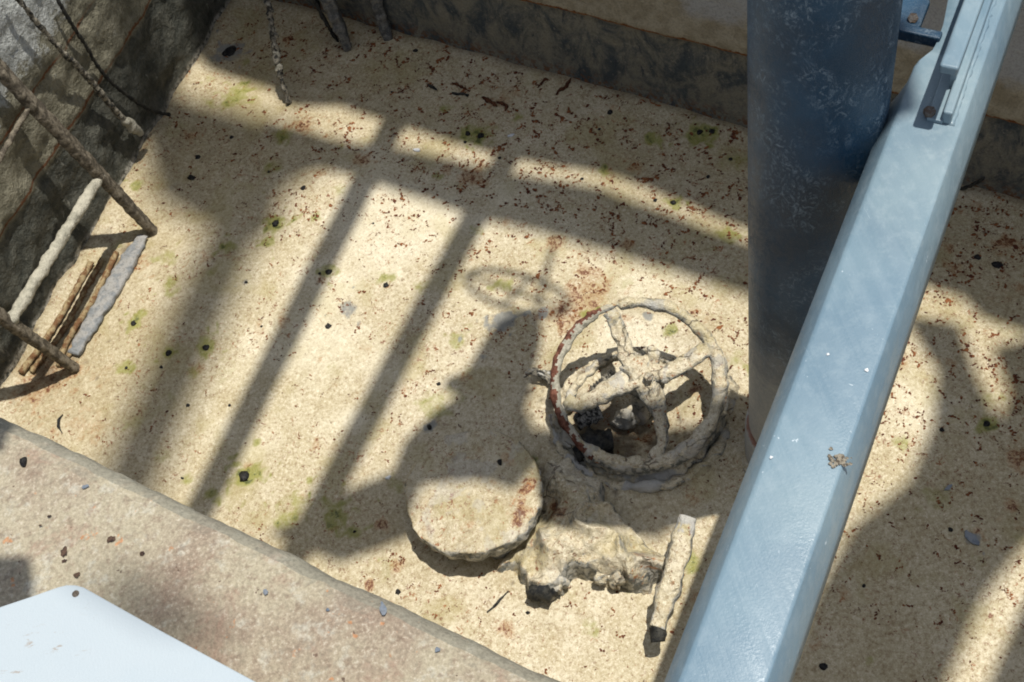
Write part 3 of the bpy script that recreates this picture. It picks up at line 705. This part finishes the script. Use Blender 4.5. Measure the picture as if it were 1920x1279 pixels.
# crusty lumps under the body edge
for (a, b, r) in ((1020, 1120, .020), (1165, 1098, .014), (1135, 1090, .011), (1048, 1108, .012)):
    c = PF(a, b, .016); V, Fc = tube([c+Vector((-r, -.004, 0)), c+Vector((0, 0, .012)), c+Vector((r, .003, 0))], [r*.5, r, r*.5], seg=14, amp=.010, ns=60, step=.004); obj('crust_lump', V, Fc, [DARKST, CRUST, CRUST, CRUST_GREY][(a, b) != (1020, 1120)], valve)
HA, HB = P(1291, 972, .085), P(1232, 1178, .060)
V, Fc = tube([HA, (HA*2+HB)/3, (HA+HB*2)/3, HB], [.012, .0175, .0155, .0115], seg=22, step=.0025, amp=.006, ns=30, flat=.75, square=.35); obj('bar_handle', V, Fc, CRUST_GREY, valve)
V, Fc = tube([HB+Vector((.001, .004, -.006)), HB+Vector((-.003, -.016, -.014))], [.013, .011], seg=14, amp=.004, ns=70, step=.003); obj('handle_tip', V, Fc, DARKST, valve)

# ------------------------------------------------------------------ ladder at the side wall
A1, A2 = PF(288, 436, .0), PF(141, 692, .0)
T1 = P(0, 132, .47)
vec = T1-A1
lad = thing('ladder', 'old mud crusted ladder leaning on the dark side wall', 'ladder', tuple(A1))
def stile(a, v, k, amp, w_, h_, seed):
    b = a+v*k; p = [a-v*.03, a+v*k*.33+Vector((0, 0, .004)), a+v*k*.66, b]
    V, Fc = tube(p, [w_*.8, w_, w_, w_*1.15], seg=20, step=.0035, amp=amp, ns=70, seed=seed, flat=h_, square=.6); obj('stile', V, Fc, STICK, lad)
stile(A1, vec, 1.45, .0022, .0145, .7, 1.0)
T2 = P(0, 594, .215); vec2 = (T2-A2); vec2 = vec2.normalized()*vec.length
stile(A2, vec2, 1.35, .002, .0125, .7, 2.0)
def rung(p, q, r, mat, amp, flat=1.0, name='rung', ns=40, sq=0):
    V, Fc = tube([p, (p+q)/2, q], r, seg=18, step=.003, amp=amp, ns=ns, flat=flat, seed=p.x*9, square=sq); return obj(name, V, Fc, mat, lad)
def onray(px, py, a, v):
    """point of the line a+v*t nearest the sight line of a photo point"""
    r = Vector(RM @ np.array([(px-CX)/F, -(py-CY)/F, -1.0])).normalized(); o = Vector((0, 0, CAMZ))
    w0 = a-o; b = v.dot(r); A = v.dot(v); d = v.dot(w0); e = r.dot(w0); t = (b*e-d)/(A-b*b); return a+v*t
rung(onray(172, 345, A1, vec), onray(22, 600, A2, vec2), .0105, LIME, .0035, ns=55)
rung(onray(46, 205, A1, vec), onray(-90, 470, A2, vec2), .005, STICK, .002, ns=80)
pA, pB = PF(272, 448, .008), PF(140, 668, .008)
rung(pA, pB, [.010, .018, .019, .016, .012], LIMEB, .004, .4, ns=60, sq=.5)
for (a, b, c, d, r, g) in ((247, 478, 178, 590, .0055, 'behind'), (178, 590, 92, 702, .005, 'in front'), (212, 494, 122, 642, .0045, 'x')): pass
# thin rods half buried beside the lowest rung
for (q, r, lab) in (([(222, 478), (180, 560), (130, 640), (112, 690)], .006, 'tan half buried rod next to the pale bottom rung of the ladder'),
                    ([(232, 490), (196, 552), (150, 640), (122, 684)], .0035, 'thinnest brown half buried rod hugging the pale bottom rung of the ladder'),
                    ([(176, 500), (140, 560), (98, 632), (44, 706)], .006, 'pale half buried rod nearest the side wall under the ladder'),
                    ([(196, 492), (160, 552), (118, 628), (62, 702)], .0055, 'tan half buried rod midway between bottom rung and side wall')):
    V, Fc = tube([PF(a, b, .006) for a, b in q], r, seg=12, step=.004, amp=.0025, ns=90); tag(obj('buried_rod', V, Fc, TAN), lab, 'rod')

# ------------------------------------------------------------------ cables and rods on the walls
def onwall(px, py, off=.012, a=None, n=None):
    a = corner if a is None else a; n = ln if n is None else n
    r = Vector(RM @ np.array([(px-CX)/F, -(py-CY)/F, -1.0])); o = Vector((0, 0, CAMZ)); t = (a-n*off-o).dot(n)/r.dot(n); return o+r*t
V, Fc = tube([onwall(88, -40, .03), onwall(122, 25, .03), onwall(160, 85, .02), onwall(196, 142, .014), onwall(250, 188, .018), onwall(285, 208, .02), onwall(318, 216, .03)], .0036, seg=10, step=.004, amp=.0022, ns=120)
tag(obj('wire_rope', V, Fc, DARKST), 'thin black wire bending down the side wall to the mud', 'wire')
c2 = thing('steel_cable', 'grey crusted cable ending in a pale lump on the side wall', 'cable', tuple(onwall(262, 245, .02)))
V, Fc = tube([onwall(-10, -60, .04), onwall(55, 25, .035), onwall(110, 90, .03), onwall(160, 140, .025), onwall(205, 195, .02), onwall(235, 228, .02)], [.0045, .0045, .0045, .0055, .006, .006], seg=12, step=.004, amp=.003, ns=90)
obj('cable_run', V, Fc, CORD, c2)
V, Fc = tube([onwall(228, 222, .02), onwall(245, 235, .02), onwall(264, 250, .018)], [.006, .012, .006], seg=14, step=.003, amp=.004, ns=70); obj('cable_end', V, Fc, LIME, c2)
# hanging cord at the back left
cord = thing('hanging_cord', 'knotted pale crusted cord standing in the mud near the far left corner', 'cord', tuple(PF(540, 190)))
pz = [(548, 204, -.02), (539, 187, .012), (525, 140, .06), (517, 105, .09), (512, 62, .13), (505, 20, .17), (499, -30, .215)]
V, Fc = tube([P(a, b, z) for a, b, z in pz], [.006, .0055, .0065, .0075, .005, .007, .0065], seg=12, step=.003, amp=.006, ns=75); obj('cord_strand', V, Fc, CORD, cord)
for (a, b, z, r) in ((519, 103, .09, .009), (523, 128, .07, .008), (511, 54, .135, .008)):
    c = P(a, b, z); V, Fc = tube([c+Vector((0, 0, -.01)), c, c+Vector((0, 0, .01))], [r*.5, r, r*.5], seg=12, step=.003, amp=.004, ns=80); obj('knot', V, Fc, LIME, cord)
# stakes against the back wall
def stake(pts, rads, lab, seed, mat):
    V, Fc = tube([P(a, b, z) for a, b, z in pts], rads, seg=20, step=.0035, amp=.005, ns=60, seed=seed, flat=.6, square=.55); tag(obj('wooden_stake', V, Fc, mat), lab, 'stake')
GRST = simple('grey_timber', (.09, .09, .085), (.20, .19, .165), 60)
stake([(658, 110, -.035), (652, 92, -.006), (636, 50, .05), (618, 8, .10), (600, -40, .16)], [.012, .019, .024, .025], 'thick grey crusted stake leaning at the foot of the back wall', 3, GRST)
stake([(637, 95, -.035), (632, 78, -.006), (610, 40, .05), (588, -2, .10), (570, -40, .15)], [.006, .006, .006, .006], 'thin dark stick against the left side of the thick grey stake', 4, DARKST)
stake([(733, 90, -.035), (728, 72, -.006), (716, 36, .04), (704, -2, .09), (690, -45, .15)], [.018, .020, .022, .022], 'grey stake on the right against the back wall', 5, GRST)
V, Fc = tube([onwall(1800, 356, .01, b1, bn), onwall(1822, 348, .02, b1, bn), onwall(1845, 334, .03, b1, bn)], .003, seg=8, step=.004, amp=.002, ns=90); tag(obj('wire_stub', V, Fc, DARKST), 'short dark wire stub at the wall foot right of the beam', 'wire')

# ------------------------------------------------------------------ white sheet on the ledge
SZ = RIMZ+.10
sp = [(-260, 1200), (-120, 1180), (0, 1138), (60, 1118), (108, 1101), (124, 1097), (140, 1097), (156, 1101), (170, 1109), (300, 1182), (480, 1279), (760, 1430), (300, 1700), (-300, 1600)]
def tiltp(a, b): return P(a, b, SZ)
V, Fc = prism([(tiltp(a, b).x, tiltp(a, b).y) for a, b in sp], SZ-.004, SZ)
sheet = obj('white_sheet', V, Fc, WHITE, smooth=False); bevel(sheet, .0015, 2)
sheet_t = thing('metal_sheet', 'flat white metal sheet with a small corner hole above the ledge', 'metal sheet', tuple(P(200, 1250, RIMZ)))
sheet.name = 'sheet_panel'; sheet.parent = sheet_t; sheet.matrix_parent_inverse = Matrix.Translation(-Vector(sheet_t.location))
hc = P(142, 1114, SZ)
V, Fc = tube([hc+Vector((0, 0, -.0015)), hc+Vector((0, 0, .0006))], .0035, seg=20, step=.01); obj('bolt_hole', V, Fc, simple('rusty_hole', (.10, .08, .06), (.2, .17, .14), 200), sheet_t)
for (a, b) in ((-150, 1330), (330, 1330)):
    c = P(a, b, RIMZ); V, Fc = obox(Vector((c.x, c.y, RIMZ+.002)), Vector((c.x, c.y, SZ-.006)), .03, .03, Vector((1, 0, 0))); obj('foot', V, Fc, STEEL, sheet_t, smooth=False)

# ------------------------------------------------------------------ loose bits on the mud
def pebble_mesh(r, seed, flat=.55):
    V = []; Fc = []; nr, ns_ = 7, 10
    for i in range(nr+1):
        th_ = math.pi*i/nr
        for s in range(ns_):
            a = 2*math.pi*s/ns_; p = Vector((math.sin(th_)*math.cos(a), math.sin(th_)*math.sin(a), math.cos(th_)))
            k = 1+.55*noise.noise(p*1.6+Vector((seed*3.1, seed, 0))); V.append((p.x*r*k, p.y*r*k, p.z*r*k*flat))
    for i in range(nr):
        for s in range(ns_): t = (s+1) % ns_; Fc.append((i*ns_+s, (i+1)*ns_+s, (i+1)*ns_+t, i*ns_+t))
    return V, Fc
PEB = [(430, 95, 11), (422, 100, 8), (372, 298, 5), (360, 335, 8), (518, 422, 8), (570, 355, 5), (617, 512, 6), (724, 536, 5), (462, 530, 3.5), (250, 607, 6), (317, 662, 5.5), (386, 652, 7), (615, 611, 6),
 (458, 893, 9), (352, 760, 4), (237, 690, 3), (303, 690, 3), (902, 255, 6), (877, 252, 6), (872, 267, 3.5), (1145, 214, 5), (1312, 248, 6), (1335, 247, 5), (1263, 384, 5), (1229, 380, 3.5), (1327, 334, 4), (937, 297, 3),
 (823, 722, 3), (806, 803, 5), (1869, 500, 8), (1832, 485, 6), (1765, 810, 3.5), (1782, 995, 3.5), (1620, 1098, 3), (747, 1112, 5), (1545, 1250, 5), (434, 258, 4.5), (505, 325, 2.5), (430, 760, 3), (490, 612, 2.5),
 (1850, 798, 5), (600, 515, 3), (780, 98, 4.5), (735, 172, 3), (1124, 245, 3), (1092, 340, 3), (700, 420, 2), (1370, 300, 3.5), (340, 895, 2.5), (990, 1150, 3), (665, 998, 3)]
pm = []
for k in range(5):
    V, Fc = pebble_mesh(.001, k); o = None
    me = bpy.data.meshes.new('pebble'); me.from_pydata([tuple(v) for v in V], [], Fc); me.materials.append(BLACK); me.polygons.foreach_set('use_smooth', [True]*len(me.polygons)); pm.append(me)
for i, (a, b, r) in enumerate(PEB):
    o = bpy.data.objects.new('pebble', pm[i % 5]); COL.objects.link(o); o.location = PF(a, b, .0005); o.scale = (r*1.05*random.uniform(.85, 1.2), r*1.05*random.uniform(.8, 1.1), r); o.rotation_euler = (0, 0, random.uniform(0, 6))
    tag(o, 'small black pebble lying on the beige dried mud', 'pebble', 'black pebbles scattered over the mud')
for (a, b, z, r, lab) in ((937, 867, LZ+.001, 5.5, 'black pebble on top of the round mud caked cap'), (44, 866, RIMZ+.002, 6, 'oblong dark pebble on the concrete ledge near the left edge'), (910, 1016, LZ-.008, 5, 'black pebble stuck in the front edge of the round cap')):
    o = bpy.data.objects.new('pebble', pm[1]); COL.objects.link(o); o.location = P(a, b, z); o.scale = (r*.7, r, r); tag(o, lab, 'pebble')
def twig(pts, r, lab, mat=DARKST):
    V, Fc = tube([PF(a, b, .002) for a, b in pts], [r*.5, r, r, r*.4], seg=8, step=.003, amp=r*.9, ns=110); tag(obj('twig', V, Fc, mat), lab, 'twig')
BARK = simple('brown_bark', (.06, .018, .008), (.13, .05, .02), 120)
twig([(800, 158), (806, 162), (812, 165), (820, 171)], .0028, 'short black twig at the left of the twig cluster by the back wall')
twig([(848, 158), (858, 160), (870, 167), (880, 172)], .0028, 'brown twig uppermost in the twig cluster by the back wall', BARK)
twig([(848, 176), (858, 178), (868, 177), (878, 181)], .003, 'black knobbly twig just below the uppermost brown twig')
twig([(904, 184), (914, 190), (925, 196), (932, 201)], .0045, 'thickest dark brown twig in the cluster by the back wall', BARK)
twig([(932, 192), (942, 196), (950, 200), (948, 210)], .0035, 'bent brown twig touching the right end of the thickest twig', BARK)
twig([(1010, 166), (1018, 160), (1024, 155), (1030, 156)], .003, 'small brown twig standing alone close under the back wall', BARK)
twig([(1044, 182), (1050, 174), (1060, 168), (1072, 151)], .003, 'forked looking brown twig right of the others by the back wall', BARK)
twig([(914, 1150), (928, 1138), (940, 1124), (954, 1110)], .0016, 'thin straight dark twig below the round cap')
twig([(118, 778), (110, 790), (111, 802), (118, 814)], .0024, 'curved dark twig on mud beside the near ledge at left')
def flake(px, py, L, W_, ang, lab, mat, z=None):
    c = PF(px, py, .003); V = []
    for k in range(12):
        a = 2*math.pi*k/12; x = L*math.cos(a)*(1+.25*random.uniform(-1, 1)); y = W_*math.sin(a)*(1+.25*random.uniform(-1, 1)); V.append(c+Vector((x*math.cos(ang)-y*math.sin(ang), x*math.sin(ang)+y*math.cos(ang), .001*math.cos(a*2))))
    V += [v-Vector((0, 0, .003)) for v in V]
    tag(obj('paint_flake', V, [tuple(range(12))]+[(i, i+12, (i+1) % 12+12, (i+1) % 12) for i in range(12)], mat, smooth=False), lab, 'flake')
flake(1820, 1010, .014, .007, -1.2, 'long blue grey paint flake on shaded mud right of the beam', FLAKE)
flake(1777, 917, .007, .003, .4, 'tiny blue paint flake above the long one right of the beam', FLAKE)
flake(782, 282, .007, .004, -.4, 'white chip in the sunny strip left of the middle', SHELL)
flake(958, 255, .007, .003, 0, 'white chip below the twigs near the back wall', SHELL)
flake(728, 897, .005, .003, .3, 'white chip on mud left of the round cap', SHELL)
o = None
# rusty flakes, uncountable
def flakes(n, region, name, mat, smin, smax, seed):
    r = random.Random(seed); V = []; Fc = []; c0 = 0
    while c0 < n:
        px, py = r.uniform(*region[0]), r.uniform(*region[1])
        p = P(px, py)
        db = -((p.x-b1.x)*bn.x+(p.y-b1.y)*bn.y); dl = -((p.x-l1.x)*ln.x+(p.y-l1.y)*ln.y)
        if db < .006 or dl < .006: continue
        dens = .17+.95*max(0, 1-db/.85)
        dens *= .25+1.5*max(0, .5+1.3*noise.noise(Vector((p.x*6, p.y*6, seed))))
        if r.random() > dens: continue
        p.z = floorz(p)+.0006
        # a ragged little clump of chips
        size = r.uniform(smin, smax)*(1.0+1.0*max(0, 1-db/.8)); q = p.copy(); a = r.uniform(0, 6.28)
        for k in range(r.choice((1, 1, 2, 3, 4, 5))):
            nn_ = r.choice((5, 6, 7)); rr = size*r.uniform(.35, 1.0); el = r.uniform(.35, .9); th0 = r.uniform(0, 3.14); o_ = len(V)
            for t in range(nn_):
                b = 2*math.pi*t/nn_; f = r.uniform(.55, 1.3); dx, dy = rr*f*math.cos(b), rr*el*f*math.sin(b)
                V.append(q+Vector((dx*math.cos(th0)-dy*math.sin(th0), dx*math.sin(th0)+dy*math.cos(th0), 0)))
            V.append(q+Vector((0, 0, rr*.5)))
            Fc += [(o_+i_, o_+(i_+1) % nn_, o_+nn_) for i_ in range(nn_)]
            a += r.uniform(-1.1, 1.1); q = q+Vector((math.cos(a), math.sin(a), 0))*size*r.uniform(.8, 1.7)
        c0 += 1
    return tag(obj(name, V, Fc, mat), 'rust brown flecks scattered over the dried mud', 'flecks', kind='stuff')
REDB = simple('red_brown_fleck', (.085, .022, .009), (.24, .09, .03), 60, .7, .001, .3)
flakes(3800, ((60, 1930), (20, 1290)), 'rust_flecks', REDB, .0008, .0034, 3)

# ------------------------------------------------------------------ unseen overhead casters: inferred bars and valve, plus plates added for their shadows
def up(px, py, z):
    p = P(px, py, 0)-SD*z; return Vector((p.x, p.y, z))
def over_beam(a, b, w_, z, label, wz=.06, group=None):
    A, B = up(*a, z), up(*b, z); V, Fc = obox(A, B, w_, wz); o = obj('platform_beam', V, Fc, STEEL, smooth=False); bevel(o, .004); return tag(o, label, 'beam', group)
def over_plate(poly, z, label, name='shade_plate', base=0.0):  # added caster plate, outline traced back from the shadow it throws
    pts = []
    for a, b in poly:
        p = P(a, b, base)-SD*(z-base); pts.append((p.x, p.y))
    V, Fc = prism(pts, z, z+.008); return tag(obj(name, V, Fc, STEEL, smooth=False), label, 'shade plate')
over_beam((300, 1100), (746, 215), .046, 2.3, 'left of two narrow steel bars high above the pit')
over_beam((520, 1100), (955, 285), .044, 2.3, 'right of two narrow steel bars high above the pit')
over_beam((215, 960), (450, 410), .115, 7.5, 'broad added shade bar high above the left side of the pit')  # added bar, set very high for a soft partial shadow
over_plate([(505, 225), (560, 240), (640, 264), (762, 277), (925, 314), (1130, 356), (1400, 456), (1640, 560), (1640, 660), (1400, 560), (1250, 512), (1050, 452), (860, 400), (700, 345), (600, 318), (530, 340), (490, 350)], 3.6, 'long added shade plate high above the middle of the pit')
over_plate([(230, 150), (400, 195), (560, 235), (610, 320), (540, 360), (520, 440), (440, 470), (380, 430), (290, 380)], 7.5, 'small added shade plate far above the left side wall')
over_plate([(300, 40), (385, 128), (520, 172), (545, 200), (640, 200), (760, 242), (905, 285), (965, 300), (1150, 336), (1400, 432), (1650, 520), (1700, 530), (1800, 560), (1840, 600), (1960, 640), (2500, 700), (2500, -300), (300, -300)], 3.2, 'wide added shade plate high above the back wall')
over_plate([(1530, 1110), (1600, 985), (1700, 905), (1745, 800), (1755, 700), (1720, 640), (1690, 590), (1800, 610), (1830, 700), (1870, 790), (1890, 740), (1860, 650), (2100, 600), (2100, 860), (1920, 1030), (1850, 1120), (1775, 1290), (1720, 1500), (1330, 1500), (1480, 1240)], 3.0, 'added shade plate high above the right side of the pit')
over_plate([(1856, 1279), (1925, 1120), (2100, 1000), (2300, 1500), (1760, 1500)], 2.2, 'added shade plate above the lower right of the pit')
over_plate([(500, 1000), (590, 960), (655, 915), (745, 880), (765, 820), (800, 790), (1000, 812), (1060, 812), (1200, 800), (1345, 795), (1394, 783), (1400, 930), (1330, 960), (1280, 985), (1225, 1015), (1165, 985), (1105, 925), (1060, 915), (1010, 910), (960, 968), (885, 950), (790, 960), (770, 1010), (640, 1060)], 2.6, 'added shade plate above the sunken valve')  # added plate, cut to the dark band across cap and wheel
# side valve on the wellhead above the pit: its shadow shows wheel, stem and bonnet
vt = thing('overhead_valve', 'side valve with handwheel mounted above the pit', 'valve', tuple(up(930, 700, 2.05)))
ZV = 2.05
V, Fc = prism([tuple(up(a, b, ZV))[:2] for a, b in ((985, 588), (1008, 600), (1006, 650), (985, 740), (975, 775), (985, 800), (1000, 850), (740, 900), (765, 830), (828, 765), (868, 742), (838, 728), (846, 708), (882, 698), (915, 640), (940, 605), (962, 590))], ZV-.05, ZV+.05)
bevel(obj('valve_bonnet', V, Fc, STEEL, vt, smooth=False), .01)
V, Fc = tube([up(1036, 465, ZV), up(1005, 585, ZV)], .006, seg=10, step=.05); obj('stem', V, Fc, STEEL, vt)
ec, ea, eb = up(968, 549, ZV), up(1062, 583, ZV), up(962, 571, ZV)
e1 = ea-ec; e2 = eb-ec
V, Fc = tube([ec+e1*math.cos(a)+e2*math.sin(a)+Vector((0, 0, .085*math.sin(a))) for a in np.linspace(0, 2*math.pi, 60, endpoint=False)], .0065, seg=10, closed=True); obj('rim', V, Fc, STEEL, vt)
V, Fc = tube([ec-e2+Vector((0, 0, -.085)), ec+e2+Vector((0, 0, .085))], .006, seg=8, step=.03); obj('spoke', V, Fc, STEEL, vt)
V, Fc = tube([ec-e1, ec+e1], .005, seg=8, step=.03); obj('spoke', V, Fc, STEEL, vt)
# unseen plates added to shade the near ledge
over_plate([(-200, 1040), (58, 1045), (64, 1085), (60, 1180), (-200, 1230)], 1.9, 'small added shade plate above the near ledge at left', base=RIMZ)
over_plate([(165, 1085), (230, 1075), (310, 1100), (400, 1180), (420, 1240), (330, 1230), (180, 1140)], 7.0, 'small added shade plate above the near ledge beside the white sheet', base=RIMZ)
over_plate([(-100, 700), (5, 740), (25, 790), (5, 850), (-100, 850)], 1.9, 'small added shade plate above the left end of the ledge', base=RIMZ)

PAINTB = simple('blue_paint_spot', (.12, .15, .19), (.17, .19, .22), 80, .7, .001, .3)
DARKSP = simple('dark_grit_spot', (.035, .022, .018), (.10, .06, .04), 150, .8, .002, .3)
def spot(px, py, rx, ry, mat, lab, grp):
    c = P(px, py, RIMZ+.0032); V = [c+Vector((0, 0, .0008))]; n = 14
    for k in range(n):
        a = 2*math.pi*k/n; f = .7+.5*random.random(); V.append(c+Vector((math.cos(a)*rx*f, math.sin(a)*ry*f, -.0005)))
    tag(obj('paint_spot' if mat is PAINTB else 'grit_spot', V, [(0, 1+k, 1+(k+1) % n) for k in range(n)], mat), lab, 'spot', grp)
for (a, b, x, y) in ((497, 1110, .0030, .0030), (718, 1143, .0035, .008), (820, 1218, .003, .003), (614, 1143, .0018, .002), (160, 912, .0045, .0025)):
    spot(a, b, x, y, PAINTB, 'small blue paint spot on the stained concrete ledge', 'blue paint spots on the ledge')
for (a, b, x, y) in ((207, 1011, .005, .004), (120, 1035, .004, .006), (143, 1078, .004, .003), (266, 1038, .003, .003), (92, 968, .003, .0015), (75, 985, .002, .0012), (120, 1052, .003, .002)):
    spot(a, b, x, y, DARKSP, 'dark brown grit spot on the stained concrete ledge', 'dark grit spots on the ledge')

def chip(px, py, r_, mat, lab):
    V, Fc = blob(P(px, py, BZ+.0012), r_, .0012, 8); tag(obj('paint_chip', V, Fc, mat), lab, 'chip')
chip(1446, 858, .0018, SHELL, 'white chip low on the left side of the pale blue beam')
chip(1552, 664, .0017, SHELL, 'tiny white chip on the beam above the brown dropping')
chip(1625, 694, .0022, SHELL, 'white scratch chip right of centre on the pale blue beam')
